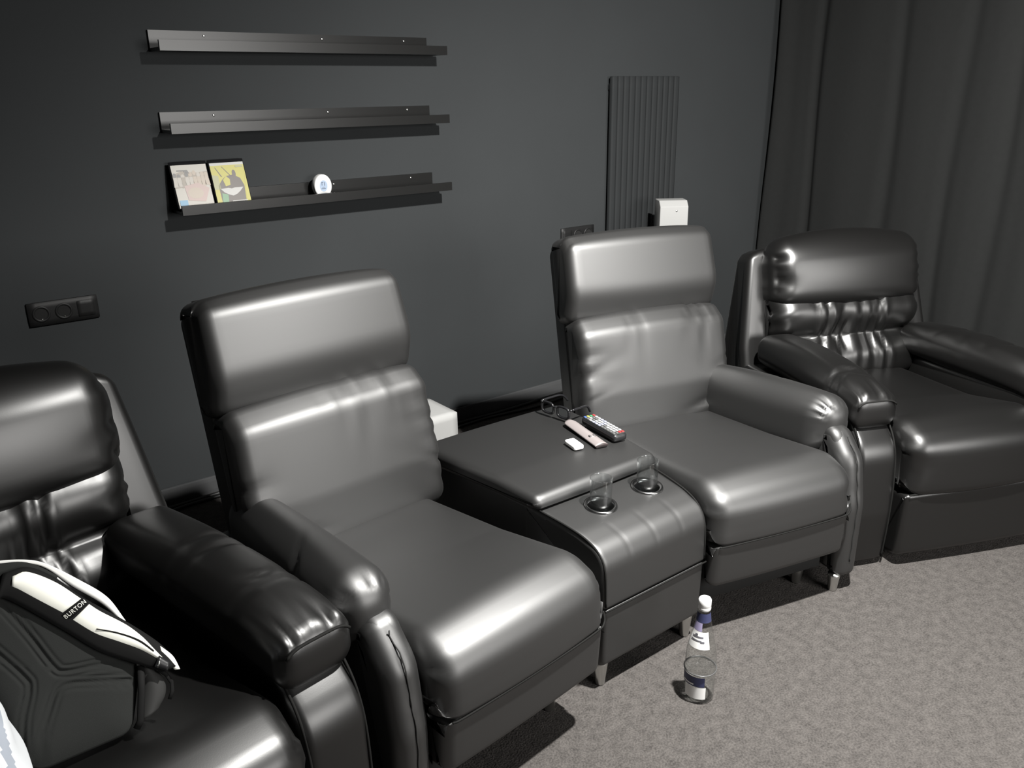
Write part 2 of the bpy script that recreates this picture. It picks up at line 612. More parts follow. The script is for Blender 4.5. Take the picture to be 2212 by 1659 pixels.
polys = [([(-W_, H0), (W_, H0), (W_, H1), (-W_, H1)], 0, 0),
         ([(-W_, H0), (W_, H0), (W_, 0.148), (-W_, 0.148)], 1, 1),
         ([(-W_, 0.06), (-0.04, 0.06), (-0.04, 0.11), (-W_, 0.115)], 2, 5),
         ([(-0.045, 0.005), (0.045, 0.005), (0.05, 0.07), (0.04, 0.098), (0.015, 0.112), (-0.012, 0.108), (-0.028, 0.096), (-0.046, 0.075)], 2, 2),
         (ell(0.02, 0.116, 0.007, 0.014), 3, 2),
         ([(-0.03, 0.106), (-0.026, 0.106), (-0.045, 0.142), (-0.047, 0.141)], 3, 2),
         ([(0.004, 0.108), (0.009, 0.106), (-0.02, 0.144), (-0.022, 0.143)], 3, 2),
         ([(-0.02, 0.07), (-0.002, 0.075), (0.0, 0.096), (-0.012, 0.108), (-0.026, 0.094)], 4, 1),
         ([(-0.044, 0.005), (-0.022, 0.005), (-0.018, 0.04), (-0.04, 0.046)], 4, 3),
         ([(-0.042, 0.062), (-0.03, 0.048), (-0.016, 0.040), (0.0, 0.034), (0.016, 0.040), (0.03, 0.05), (0.044, 0.064), (0.012, 0.064), (0.0, 0.061), (-0.012, 0.064)], 5, 4),
         ([(-0.012, 0.005), (0.05, 0.006), (0.05, 0.016), (-0.006, 0.017)], 5, 4),
         ([(0.03, 0.138), (0.058, 0.138), (0.058, 0.145), (0.03, 0.145)], 5, 5),
         ([(0.046, 0.006), (W_, 0.006), (W_, 0.13), (0.056, 0.09)], 3, 1)]
disc_case(1.134, 'film case with a yellow cover, dark figures and a pale winged emblem', dict(
    polys=polys, lab='yellow printed cover', mats=[pm('white', (0.82, 0.82, 0.78)), pm('yellow', (0.80, 0.74, 0.16)), pm('umber', (0.22, 0.19, 0.17)), pm('green', (0.30, 0.55, 0.32)), pm('ivory', (0.86, 0.85, 0.82)), pm('straw', (0.62, 0.62, 0.36))]))

# little round clock on the lowest ledge
clk = thing('table_clock', 'small round white digital clock standing on the lowest ledge', 'clock', (1.497, WY - 0.06, L3 + 0.0005), 0.0)
pr = ell(0, 0.045, 0.037, 0.045, 48)
pr = [(x, max(z, 0.004)) for x, z in pr]
V, Fc = [], []
lay = [(-0.016, 0.86), (-0.014, 0.97), (-0.010, 1.0), (0.012, 1.0), (0.016, 0.96)]
for y, s in lay:
    for x, z in pr:
        V.append((x * s, y, 0.045 + (z - 0.045) * s if z > 0.005 else 0.0002))
n_ = len(pr)
for i in range(len(lay) - 1):
    for k in range(n_):
        Fc.append((i * n_ + k, i * n_ + (k + 1) % n_, (i + 1) * n_ + (k + 1) % n_, (i + 1) * n_ + k))
Fc.append(tuple(range(n_))[::-1]); Fc.append(tuple((len(lay) - 1) * n_ + k for k in range(n_)))
link('housing', V, Fc, WHITEP, clk)
LCD = mat('grey_blue_display', (0.36, 0.44, 0.56), 0.25)
LCDD = mat('dark_display_segments', (0.12, 0.15, 0.2), 0.3)
V, Fc, mids = [], [], []
polyface(V, Fc, mids, ell(0.0, 0.046, 0.017, 0.022, 28), 0.0165, 0)
for (x0, x1, z0, z1) in ((-0.008, -0.005, 0.048, 0.060), (-0.008, 0.0, 0.059, 0.061), (0.003, 0.006, 0.046, 0.06), (-0.01, 0.008, 0.034, 0.037), (-0.006, 0.006, 0.040, 0.042)):
    polyface(V, Fc, mids, [(x0, z0), (x1, z0), (x1, z1), (x0, z1)], 0.0168, 1)
link('display', V, Fc, [LCD, LCDD], clk, smooth=False, mids=mids)['label'] = 'blue-grey display'


# ------------------------------------------------------------------ sockets
def socket_strip(x0, z0, wd, label, kinds, plugs=False):
    t = thing('wall_socket', label, 'socket', (x0 + wd / 2, WY, z0), 0, 'anthracite socket strips on the back wall')
    link('frame', *rb(-wd / 2, wd / 2, -0.010, 0, 0, 0.082, 0.003, 0.03), SOCKM, t)
    for i, kd in enumerate(kinds):
        cx = -wd / 2 + 0.0055 + 0.071 * (i + 0.5)
        if kd == 's':
            prof = [(0.0285, 0.0005), (0.0265, 0.0026), (0.0215, 0.003), (0.0205, 0.0), (0.0195, -0.0)]
            V, Fc = lathe(prof + [(0.0195, 0.0004), (0.0001, 0.0004)], 32)
            V = np.stack([V[:, 0] + cx, -0.0102 - V[:, 2], V[:, 1] + 0.041], 1)
            # square insert with a round recess: ring plus dark well
            S = link('socket_insert', V, [f[::-1] for f in Fc], SOCKM, t)
            V, Fc = lathe([(0.0193, 0.0006), (0.0001, 0.0006)], 28)
            V = np.stack([V[:, 0] + cx, -0.0103 - V[:, 2], V[:, 1] + 0.041], 1)
            W1 = link('socket_well', V, [f[::-1] for f in Fc], UNDER, S)
            for dz in (-0.0185,):
                V, Fc = rb(cx - 0.002, cx + 0.002, -0.013, -0.0108, 0.041 + dz - 0.001, 0.041 + dz + 0.0015, 0.0005, 0.002)
                link('earth_contact', V, Fc, STEEL, S)['label'] = 'bright metal contact'
        else:
            link('blank_plate', *rb(cx - 0.0275, cx + 0.0275, -0.012, -0.0101, 0.0135, 0.0685, 0.001, 0.02), SOCKM, t)
    return t


socket_strip(0.400, 0.792, 0.224, 'three-part black socket strip on the wall at the far left', 'ssb')
socket_strip(2.806, 0.792, 0.224, 'black socket strip on the wall left of the radiator', 'bss')

# ------------------------------------------------------------------ chairs
BA = 0.27                # recline of the backs


def backf(V, y0, z0, be=BA):
    """(x, t forward, s up the back) -> chair coordinates"""
    V = np.asarray(V, float)
    s, c = math.sin(be), math.cos(be)
    return np.stack([V[:, 0], y0 - V[:, 1] * c + V[:, 2] * s, z0 + V[:, 1] * s + V[:, 2] * c], 1)


def silver_leg(t, x, y, h, r=0.022):
    V, Fc = lathe([(0.0001, 0), (r * 0.6, 0), (r * 0.66, 0.004), (r, h * 0.8), (r, h), (0.0001, h)], 20)
    link('leg', V + np.array([x, y, 0.0]), Fc, STEEL, t)['label'] = 'short silver foot'


def seam(name, pts, r, parent, material=STITCH):
    return link(name, *tube(pts, r, 6), material, parent)


def theatre_chair(label, loc, rz, side, seed):
    """smooth recliner with one arm (side = -1 left, +1 right)"""
    t = thing('recliner_chair', label, 'armchair', loc, rz, 'plain-backed recliners beside the console')
    # seat: top wraps over the front
    prof = [(0.68, 0.26, 0.02), (0.68, 0.415, 0.03), (0.33, 0.442, 0.3), (0.075, 0.478, 0.12), (-0.022, 0.44, 0.07), (-0.026, 0.312, 0.012), (0.03, 0.30, 0.01)]
    V, Fc = slab(prof, -0.258, 0.258, 0.05, 26, 0.010, 0.02)
    N = vnormals(V, Fc)
    front = np.clip((0.06 - V[:, 1]) / 0.05, 0, 1)
    for s_ in (-1, 1):
        d = gather(V[:, 2], 0.258 - s_ * V[:, 0], seed + 3 * s_, 5, (0.33, 0.46), 0.004, 0.035, (0.005, 0.010), 0.5)
        V = V + N * (d * front)[:, None]
    link('seat', V, Fc, LEATHER, t)
    V, Fc = slab([(0.06, 0.309, 0.01), (-0.024, 0.309, 0.006), (-0.014, 0.172, 0.02), (0.06, 0.165, 0.01)], -0.252, 0.252, 0.03, 20, 0.004, 0.02)
    link('front_panel', V, Fc, LEATHER, t)
    seam('seat_piping', spline([(-0.235, -0.024, 0.309), (-0.2, -0.029, 0.309), (0, -0.033, 0.309), (0.2, -0.029, 0.309), (0.245, -0.022, 0.314), (0.257, -0.008, 0.335)], 8), 0.0026, t, PIPING)
    link('base', *rb(-0.245, 0.245, 0.065, 0.80, 0.075, 0.30, 0.01, 0.05), UNDER, t)
    for x, y in ((-0.2, 0.12), (0.2, 0.12), (-0.2, 0.72), (0.2, 0.72)):
        silver_leg(t, x, y, 0.078)
    y0, z0 = 0.745, 0.395
    # shell behind the cushions
    V, Fc = slab([(-0.085, -0.12, 0.02), (-0.085, 0.64, 0.03), (0.0, 0.655, 0.03), (0.012, -0.12, 0.02)], -0.278, 0.278, 0.018, 10, 0.0, 0.04)
    V[:, 0] *= 1.0 + 0.06 * (0.69 - V[:, 2]) / 0.69
    link('backrest_shell', backf(V, y0, z0), Fc, LEATHER, t)
    # lower back cushion
    V, Fc = slab([(0.005, -0.03, 0.02), (0.10, -0.035, 0.05), (0.128, 0.12, 0.2), (0.138, 0.33, 0.05), (0.095, 0.385, 0.035), (0.005, 0.385, 0.02)], -0.292, 0.292, 0.036, 30, 0.014, 0.014)
    N = vnormals(V, Fc)
    fr = np.clip((V[:, 1] - 0.05) / 0.05, 0, 1)
    d = gather(V[:, 0], 0.385 - V[:, 2], seed, 8, (-0.14, 0.26), 0.0045, 0.10, (0.005, 0.010), 0.35)
    for s_ in (-1, 1):
        d += gather(V[:, 2], 0.292 - s_ * V[:, 0], seed + 7 + s_, 7, (0.02, 0.30), 0.005, 0.07, (0.007, 0.014), 0.7)
    # one long pull near the arm, above the seat
    d += -0.012 * sg(V[:, 2] - 0.045 - 0.25 * (V[:, 0] - side * 0.2) * side, 0, 0.012) * sg(V[:, 0], side * 0.22, 0.09)
    d += 0.009 * sg(V[:, 2] - 0.022 - 0.25 * (V[:, 0] - side * 0.2) * side, 0, 0.009) * sg(V[:, 0], side * 0.20, 0.07)
    V = V + N * (d * fr)[:, None]
    V[:, 0] *= 1.0 + 0.06 * (0.69 - V[:, 2]) / 0.69
    link('lumbar_cushion', backf(V, y0, z0), Fc, LEATHER, t)
    # head cushion
    V, Fc = slab([(-0.03, 0.375, 0.02), (0.06, 0.372, 0.05), (0.118, 0.47, 0.12), (0.112, 0.635, 0.045), (0.075, 0.672, 0.03), (-0.03, 0.668, 0.02)], -0.300, 0.300, 0.036, 30, 0.012, 0.016)
    N = vnormals(V, Fc)
    d = np.zeros(len(V))
    for s_ in (-1, 1):
        d += gather(V[:, 1], 0.300 - s_ * V[:, 0], seed + 31 + s_, 5, (0.0, 0.12), 0.006, 0.03, (0.004, 0.008), 0.3) * np.clip((V[:, 2] - 0.60) / 0.06, 0, 1)
    V = V + N * d[:, None]
    V[:, 0] *= 1.0 + 0.06 * (0.69 - V[:, 2]) / 0.69
    link('head_cushion', backf(V, y0, z0), Fc, LEATHER, t)
    seam('top_piping', [backf([(x, -0.012, 0.672 + 0.002 * math.cos(x * 5))], y0, z0)[0] for x in np.linspace(-0.26, 0.26, 24)], 0.0028, t, PIPING)
    # ---- the arm, built on the right (+x), mirrored for a left one
    S = (lambda V, Fc: (V, Fc)) if side > 0 else mirror
    V, Fc = slab([(0.86, 0.06, 0.02), (0.86, 0.44, 0.05), (0.10, 0.54, 0.05), (0.045, 0.44, 0.08), (0.03, 0.20, 0.1), (0.06, 0.06, 0.02)], 0.264, 0.338, 0.025, 8, 0, 0.03)
    link('arm_body', *S(V, Fc), LEATHER, t)
    P, Fc, q = rbox((0.068, 0.345, 0.085), (0.06, 0.07, 0.065), 0.011, (0.01, 0.012, 0.02))
    yl = P[:, 1]
    P[:, 0] *= 1 + 0.12 * np.clip(-yl / 0.3, -1, 1)
    P[:, 2] += np.where(P[:, 0] < 0, -0.030 * np.clip(-P[:, 0] / 0.05, 0, 1) * np.clip(-(P[:, 2]) / 0.05, 0, 1), 0)
    N = vnormals(P, Fc)
    ang = np.arctan2(P[:, 2], P[:, 0]) * 0.09
    d = gather(ang, yl + 0.345, seed + 51, 30, (-0.28, 0.28), 0.0055, 0.05, (0.003, 0.007), 0.1)
    d *= np.clip((yl + 0.345) / 0.012, 0, 1)
    d += -0.006 * sg(yl + 0.03 * np.sin(ang * 30), -0.10, 0.012) * np.clip(P[:, 0] / 0.05, 0, 1)
    P = P + N * d[:, None]
    P[:, 2] += -0.09 * (P[:, 1] + 0.3)
    P[:, 0] += 0.280 - 0.03 * np.clip((P[:, 1]) / 0.3, -1, 1) ** 1
    P[:, 1] += 0.475
    P[:, 2] += 0.528
    link('arm_pad', *S(P, Fc), LEATHER, t)
    V, Fc = slab([(0.16, 0.525, 0.02), (0.105, 0.530, 0.035), (0.035, 0.455, 0.10), (0.008, 0.30, 0.2), (0.012, 0.058, 0.02), (0.07, 0.054, 0.02), (0.10, 0.3, 0.1)], 0.260, 0.350, 0.034, 8, 0.004, 0.014)
    N = vnormals(V, Fc)
    fr = np.clip((0.09 - V[:, 1]) / 0.04, 0, 1)
    d = gather(V[:, 2], np.abs(V[:, 0] - 0.305), seed + 77, 9, (0.34, 0.54), 0.0016, 0.02, (0.005, 0.010), 0.2) - 0.0012 * sg(V[:, 0], 0.305, 0.006)
    V = V + N * (d * fr)[:, None]
    link('arm_front', *S(V, Fc), LEATHER, t)
    near = V[np.abs(V[:, 0] - 0.305) < 0.006]
    pts = []
    for zc in np.arange(0.11, 0.52, 0.012):
        c_ = near[np.abs(near[:, 2] - zc) < 0.012]
        if len(c_):
            pts.append((0.305 + 0.0012 * math.sin(zc * 90), c_[:, 1].min() - 0.0006, zc))
    V, Fc = tube(pts, 0.0018, 6)
    link('arm_seam', *S(V, Fc), STITCH, t)
    for x, y in ((0.275, 0.035), (0.303, 0.76)):
        V, Fc = lathe([(0.0001, 0), (0.013, 0), (0.014, 0.004), (0.019, 0.052), (0.019, 0.062), (0.0001, 0.062)], 20)
        link('leg', *S(V + np.array([x, y, 0]), Fc), STEEL, t)['label'] = 'short silver foot'
    return t


def tufted_chair(label, loc, rz, seed):
    t = thing('recliner_chair', label, 'armchair', loc, rz, 'pillow-backed recliners with two arms')
    prof = [(0.70, 0.28, 0.02), (0.70, 0.44, 0.03), (0.3, 0.455, 0.3), (0.06, 0.505, 0.12), (-0.055, 0.46, 0.075), (-0.058, 0.285, 0.02), (0.0, 0.265, 0.01)]
    V, Fc = slab(prof, -0.274, 0.274, 0.055, 26, 0.014, 0.02)
    N = vnormals(V, Fc)
    front = np.clip((0.06 - V[:, 1]) / 0.05, 0, 1)
    d = np.zeros(len(V))
    for s_ in (-1, 1):
        d += gather(V[:, 2], 0.274 - s_ * V[:, 0], seed + 3 * s_, 10, (0.29, 0.47), 0.007, 0.035, (0.004, 0.009), 0.5)
    V = V + N * (d * front)[:, None]
    link('seat', V, Fc, GLOSSY, t)
    V, Fc = slab([(0.06, 0.275, 0.01), (-0.045, 0.275, 0.012), (-0.035, 0.045, 0.03), (0.06, 0.03, 0.01)], -0.268, 0.268, 0.02, 20, 0.004, 0.02)
    N = vnormals(V, Fc)
    V = V + N * (-0.004 * (sg(V[:, 0], -0.155, 0.006) + sg(V[:, 0], 0.155, 0.006)))[:, None]
    link('front_panel', V, Fc, GLOSSY, t)
    seam('seat_piping', [(x, -0.049 - 0.003 * math.cos(x * 5), 0.280) for x in np.linspace(-0.262, 0.262, 24)], 0.003, t, PIPING)
    link('base', *rb(-0.42, 0.42, 0.07, 0.86, 0.0, 0.30, 0.01, 0.06), UNDER, t)
    # broad back shell whose sides show either side of the pillows
    V, Fc = slab([(0.75, 0.06, 0.02), (0.755, 0.45, 0.1), (0.875, 0.93, 0.03), (0.975, 0.905, 0.03), (0.93, 0.06, 0.03)], -0.43, 0.43, 0.03, 30, 0.0, 0.03)
    k = np.clip((np.abs(V[:, 0]) - 0.33) / 0.10, 0, 1) * np.clip((V[:, 2] - 0.7) / 0.24, 0, 1)
    V[:, 2] -= 0.035 * k ** 2
    V[:, 0] -= np.sign(V[:, 0]) * 0.05 * np.clip((V[:, 2] - 0.55) / 0.38, 0, 1) * np.clip(np.abs(V[:, 0]) / 0.43, 0, 1) ** 2
    link('backrest_shell', V, Fc, GLOSSY, t)
    y0, z0, be = 0.825, 0.42, 0.20
    # lower and middle pillow in one quilted panel
    V, Fc = slab([(0.0, -0.03, 0.02), (0.15, -0.03, 0.06), (0.175, 0.07, 0.07), (0.135, 0.150, 0.02), (0.185, 0.24, 0.08), (0.13, 0.36, 0.05), (0.0, 0.36, 0.02)], -0.330, 0.330, 0.075, 40, 0.012, 0.012)
    N = vnormals(V, Fc)
    fr = np.clip((V[:, 1] - 0.04) / 0.05, 0, 1)
    x, s = V[:, 0], V[:, 2]
    d = np.zeros(len(V))
    for xs in (-0.135, 0.135):
        xx = xs + 0.02 * np.sign(xs) * np.cos(s * 14)
        d += -0.012 * sg(x, xx, 0.007) + 0.006 * sg(x, xx + 0.022, 0.012) + 0.006 * sg(x, xx - 0.022, 0.012)
    mid = np.clip((0.135 - np.abs(x)) / 0.03, 0, 1)
    d += mid * gather(x, np.abs(s - 0.150), seed + 5, 11, (-0.13, 0.13), 0.011, 0.11, (0.006, 0.012), 0.3)
    d += gather(x, 0.33 - s, seed + 6, 6, (-0.27, 0.27), 0.006, 0.10, (0.006, 0.013), 0.5)
    for s_ in (-1, 1):
        d += gather(s, 0.33 - s_ * x, seed + 8 + s_, 5, (0.0, 0.33), 0.008, 0.08, (0.008, 0.016), 0.7)
        d += -0.014 * sg(s, 0.150, 0.018) * np.clip((s_ * x - 0.12) / 0.05, 0, 1)
    V = V + N * (d * fr)[:, None]
    link('lumbar_pillow', backf(V, y0, z0, be), Fc, GLOSSY, t)
    # head pillow overhanging it
    P, Fc, q = rbox((0.336, 0.095, 0.170), (0.075, 0.085, 0.11), 0.011, (0.0, 0.03, 0.01))
    N = vnormals(P, Fc)
    d = np.zeros(len(P))
    for s_ in (-1, 1):
        d += gather(P[:, 2], 0.333 - s_ * P[:, 0], seed + 21 + s_, 15, (-0.13, 0.13), 0.006, 0.042, (0.008, 0.014), 0.5) * np.clip((0.333 - s_ * P[:, 0]) / 0.01, 0.2, 1)
    d += -0.012 * sg(P[:, 2], -0.13, 0.02) * (P[:, 1] > 0)
    P = P + N * d[:, None]
    P[:, 2] -= 0.022 * (P[:, 0] / 0.33) ** 2 * np.clip(P[:, 2] / 0.14, -1.2, 1.2)
    P = np.stack([P[:, 0], P[:, 1] + 0.085, P[:, 2] + 0.392], 1)
    Fh = [f[::-1] for f in Fc]
    link('head_pillow', backf(P, y0, z0, be), Fh, GLOSSY, t)
    for s_ in (-1, 1):
        S = (lambda V, Fc: (V, Fc)) if s_ > 0 else mirror
        V, Fc = slab([(0.84, 0.02, 0.02), (0.82, 0.48, 0.04), (0.10, 0.52, 0.06), (0.0, 0.43, 0.12), (-0.01, 0.2, 0.2), (0.005, 0.02, 0.02)], 0.285, 0.425, 0.02, 10, 0.003, 0.02)
        link('arm_body', *S(V, Fc), GLOSSY, t)
        e = []
        for xe in (0.291, 0.419):
            e.append(tube([(xe, y, z) for y, z in spline([(0.22, 0.506), (0.10, 0.512), (0.045, 0.478), (0.008, 0.40), (-0.005, 0.28), (-0.004, 0.15), (0.004, 0.03)], 8)], 0.003, 6))
        link('arm_piping', *S(*join(*e)), PIPING, t)
        P, Fc, q = rbox((0.083, 0.345, 0.058), (0.045, 0.022, 0.042), 0.010, (0.010, 0.004, 0.022))
        N = vnormals(P, Fc)
        yl = P[:, 1]
        d = gather(P[:, 0], yl + 0.345, seed + 60 + s_, 18, (-0.085, 0.085), 0.006, 0.075, (0.003, 0.007), 0.2) * np.clip((P[:, 2] + 0.02) / 0.03, 0, 1) * np.clip((yl + 0.345) / 0.015, 0, 1)
        d += gather(yl, np.abs(P[:, 0] - 0.02), seed + 70 + s_, 4, (-0.30, 0.1), 0.006, 0.09, (0.006, 0.012), 0.8) * (P[:, 2] > 0)
        P = P + N * d[:, None]
        fr_ = np.clip((-0.2 - yl) / 0.16, 0, 1)
        P[:, 2] += 0.012 * np.sin(np.clip((yl + 0.36) / 0.72, 0, 1) * math.pi) - 0.02 * fr_ ** 2
        P[:, 0] += -0.02 * np.clip(yl / 0.36, -1, 1) ** 1 * 1.0
        P = P + np.array([0.338, 0.385, 0.557])
        pad = link('arm_pad', *S(P, Fc), GLOSSY, t)
        # welt where the top of the pad meets its flat front end
        V, Fc = tube([(xx, 0.040, 0.583 - 0.030 * abs((xx - 0.358) / 0.08) ** 5) for xx in np.linspace(0.288, 0.428, 24)], 0.003, 6)
        link('welt', *S(V, Fc), PIPING, pad)
    return t


theatre_chair('smooth black leather recliner left of the console, the largest in view', (0.984, 1.236, 0), 0.098, -1, 101)
theatre_chair('smooth black leather recliner right of the console, in front of the radiator', (1.967, 1.258, 0), -0.25, 1, 202)
tufted_chair('glossy black leather recliner at far left with a backpack on its seat', (0.169, 1.175, 0), 0.15, 303)
tufted_chair('glossy black leather recliner with gathered back in front of the curtain', (2.77, 1.087, 0), -0.42, 404)

# ------------------------------------------------------------------ wedge console
con = thing('seat_console', 'black leather wedge console with cup holders between the two plain recliners', 'console', (1.517, 1.33, 0))


def wedge(V, x0=0.2):
    V = np.array(V)
    y = V[:, 1]
    u = V[:, 0] / x0
    V[:, 0] = np.where(u < 0, u * (x0 + 0.06 * y / 0.77), u * (x0 + 0.095 * y / 0.77))
    return V


V, Fc = slab([(0.74, 0.08, 0.02), (0.74, 0.452, 0.01), (0.20, 0.452, 0.01), (0.20, 0.40, 0.01), (0.04, 0.30, 0.03), (0.04, 0.08, 0.02)], -0.19, 0.19, 0.01, 8, 0, 0.04)
link('body', wedge(V, 0.19), Fc, LEATHER, con)
CUPS = ((-0.058, 0.165), (0.125, 0.165))
V, Fc = slab([(0.30, 0.30, 0.01), (0.30, 0.462, 0.01), (0.10, 0.447, 0.2), (0.002, 0.42, 0.085), (-0.004, 0.262, 0.01), (0.035, 0.256, 0.01)], -0.2, 0.2, 0.014, 60, 0, 0.008)
N = vnormals(V, Fc)
ch = np.zeros(len(V))
for xs in (-0.1, 0.0, 0.1):
    ch += sg(V[:, 0], xs, 0.006)
ch *= np.clip((0.11 - V[:, 1]) / 0.03, 0, 1) * np.clip((V[:, 2] - 0.36) / 0.04, 0, 1)
V = V + N * (-0.0008 * ch)[:, None]
tray = link('tray_top', wedge(V), Fc, LEATHER, con)
ZC = 0.4535


def cut(o, cutter):
    md = o.modifiers.new('cut', 'BOOLEAN')
    md.operation = 'DIFFERENCE'
    md.solver = 'EXACT'
    md.object = cutter
    bpy.context.view_layer.update()
    dg = bpy.context.evaluated_depsgraph_get()
    me = bpy.data.meshes.new_from_object(o.evaluated_get(dg))
    o.modifiers.clear()
    o.data = me
    bpy.data.objects.remove(cutter, do_unlink=True)


for cx, cy in CUPS:
    V, Fc = lathe([(0.0001, 0.2), (0.039, 0.2), (0.039, 0.6), (0.0001, 0.6)], 40)
    for o in (tray, bpy.data.objects['body']):
        c_ = link('cutter', V + np.array([cx, cy, 0]), Fc, LEATHER, con)
        bpy.context.view_layer.update()
        cut(o, c_)
for cx, cy in CUPS:
    prof = [(0.0375, 0.002), (0.041, 0.0045), (0.046, 0.004), (0.0475, 0.0), (0.0475, -0.003)]
    V, Fc = lathe(prof[::-1] + [(0.0375, 0.002), (0.0372, -0.01), (0.036, -0.062), (0.030, -0.070), (0.0001, -0.071)], 44)
    tilt = 0.075
    V = np.stack([V[:, 0], V[:, 1], V[:, 2] + V[:, 1] * tilt], 1) + np.array([cx, cy, ZC])
    link('cup_holder', V, Fc, DARKSTEEL, con)['label'] = 'dark metal cup holder'
V, Fc = slab([(0.77, 0.435, 0.02), (0.77, 0.495, 0.035), (0.40, 0.506, 0.5), (0.24, 0.500, 0.03), (0.225, 0.468, 0.03), (0.27, 0.455, 0.012), (0.40, 0.4525, 0.02)], -0.213, 0.213, 0.02, 24, 0.003, 0.015)
link('lid', wedge(V, 0.213), Fc, LEATHER, con)
V, Fc = slab([(0.04, 0.258, 0.005), (-0.003, 0.258, 0.004), (0.002, 0.078, 0.02), (0.04, 0.072, 0.01)], -0.195, 0.195, 0.012, 20, 0, 0.02)
link('front_panel', V, Fc, LEATHER, con)
seam('front_piping', [(x, -0.007, 0.2585) for x in np.linspace(-0.198, 0.198, 16)], 0.0024, con, PIPING)
for s_ in (-1, 1):
    pts = spline([(s_ * 0.197, 0.24, 0.459), (s_ * 0.196, 0.14, 0.452), (s_ * 0.195, 0.07, 0.440), (s_ * 0.194, 0.025, 0.415), (s_ * 0.194, 0.003, 0.37), (s_ * 0.194, -0.003, 0.27)], 8)
    V, Fc = tube(pts, 0.0028, 6)
    link('side_piping', wedge(V), Fc, PIPING, con)
for x, y in ((-0.172, 0.035), (0.172, 0.035), (-0.2, 0.68), (0.23, 0.68)):
    silver_leg(con, x, y, 0.082, 0.021)


def glass_tumbler(cx, cy, label):
    zb = ZC - 0.068
    t = thing('drinking_glass', label, 'glass', (1.517 + cx, 1.33 + cy, zb), 0, 'clear glasses in the cup holders')
    G = MATS.get('clear_glass') or thin_glass('clear_glass', (0.93, 0.94, 0.94), 0.10, 0.06)
    prof = [(0.0001, 0.002), (0.024, 0.002), (0.0255, 0.004), (0.029, 0.06), (0.0315, 0.150), (0.0318, 0.1515), (0.0302, 0.1515), (0.0298, 0.150), (0.0272, 0.06), (0.0238, 0.010), (0.0001, 0.009)]
    link('tumbler', *lathe(prof, 40), G, t)
    return t


glass_tumbler(*CUPS[0], 'clear drinking glass in the left, nearer cup holder of the console')
glass_tumbler(*CUPS[1], 'clear drinking glass in the right cup holder beside the right-hand recliner')

# ------------------------------------------------------------------ things on the console lid
LZ = 0.5098


def at(o, x, y, z, rz):
    o.location = (x, y, z); o.rotation_euler = (0, 0, rz)
    return o


# grey slim remote with a domed top
gr = thing('remote_control', 'slim silver-grey remote control with a round key on the console lid', 'remote control', (1.672, 1.792, LZ), -0.245)
GREYR = mat('satin_silver_plastic', (0.20, 0.178, 0.175), 0.4)
V, Fc = [], []
xs = np.linspace(-0.5, 0.5, 13)
ys = np.linspace(-0.108, 0.108, 25)
for y in ys:
    e = min(1, (0.108 - y) / 0.02) if y > 0.088 else 1.0
    e = math.sqrt(max(0.02, 1 - (1 - e) ** 2)) * 0.25 + 0.75
    for x in xs:
        V.append((x * 0.044 * e, y, 0.0145 - 0.03 * x * x))
for y in ys:
    e = min(1, (0.108 - y) / 0.02) if y > 0.088 else 1.0
    e = math.sqrt(max(0.02, 1 - (1 - e) ** 2)) * 0.25 + 0.75
    for x in xs:
        V.append((x * 0.036 * e, y, 0.0003))
nx, ny = len(xs), len(ys)
for j in range(ny - 1):
    for i in range(nx - 1):
        a = j * nx + i
        Fc.append((a, a + 1, a + nx + 1, a + nx))
        a += nx * ny
        Fc.append((a, a + nx, a + nx + 1, a + 1))
mids = [0] * len(Fc)
K = nx * ny
for j in range(ny - 1):
    Fc.append((j * nx, (j + 1) * nx, K + (j + 1) * nx, K + j * nx))
    a = j * nx + nx - 1
    Fc.append((a, K + a, K + a + nx, a + nx))
for i in range(nx - 1):
    Fc.append((i, K + i, K + i + 1, i + 1))
    a = (ny - 1) * nx + i
    Fc.append((a, a + 1, K + a + 1, K + a))
mids += [1] * (len(Fc) - len(mids))
link('housing', V, Fc, [GREYR, mat('dark_plum_plastic', (0.03, 0.022, 0.022), 0.4)], gr, mids=mids)
V, Fc = lathe([(0.0001, 0.0157), (0.006, 0.0155), (0.0085, 0.0146), (0.0095, 0.0136), (0.0095, 0.011)], 24)
link('round_key', V + np.array([0.0, -0.045, 0]), [f[::-1] for f in Fc], GREYR, gr)
for dx in (-0.008, 0.010):
    V, Fc, _ = rbox((0.0035, 0.006, 0.002), 0.0018, 0.002)
    link('key', V + np.array([dx * 0.8, -0.045, 0.0152]), Fc, mat('dark_grey_rubber', (0.08, 0.075, 0.075), 0.5), gr)['label'] = 'small dark key'

# black remote with many coloured keys
br = thing('remote_control', 'thick black television remote with coloured keys on the console lid', 'remote control', (1.737, 1.775, LZ), -0.16)
V, Fc, q = rbox((0.026, 0.093, 0.012), (0.010, 0.012, 0.007), 0.006)
link('housing', V + np.array([0, 0, 0.0122]), Fc, BLACKP, br)
keyc = {'w': mat('white_rubber_key', (0.315, 0.315, 0.319), 0.5), 'b': mat('blue_rubber_key', (0.050, 0.092, 0.252), 0.5), 'y': mat('yellow_rubber_key', (0.315, 0.294, 0.063), 0.5),
        'g': mat('green_rubber_key', (0.034, 0.189, 0.084), 0.5), 'r': mat('red_rubber_key', (0.315, 0.025, 0.025), 0.5), 'l': mat('lavender_rubber_key', (0.252, 0.265, 0.357), 0.5), 'd': mat('grey_rubber_key', (0.084, 0.084, 0.084), 0.5)}
link('face_plate', *rb(-0.022, 0.022, -0.088, 0.088, 0.0235, 0.0250, 0.001, 0.02), mat('grey_face_plate', (0.03, 0.031, 0.03), 0.4), br)
rows = ['bygr', 'dwdw', 'wddw', 'lwwl', 'lwwl', 'lllw', 'ddww', 'dwww', 'dwww', 'dwww', 'ddrr']
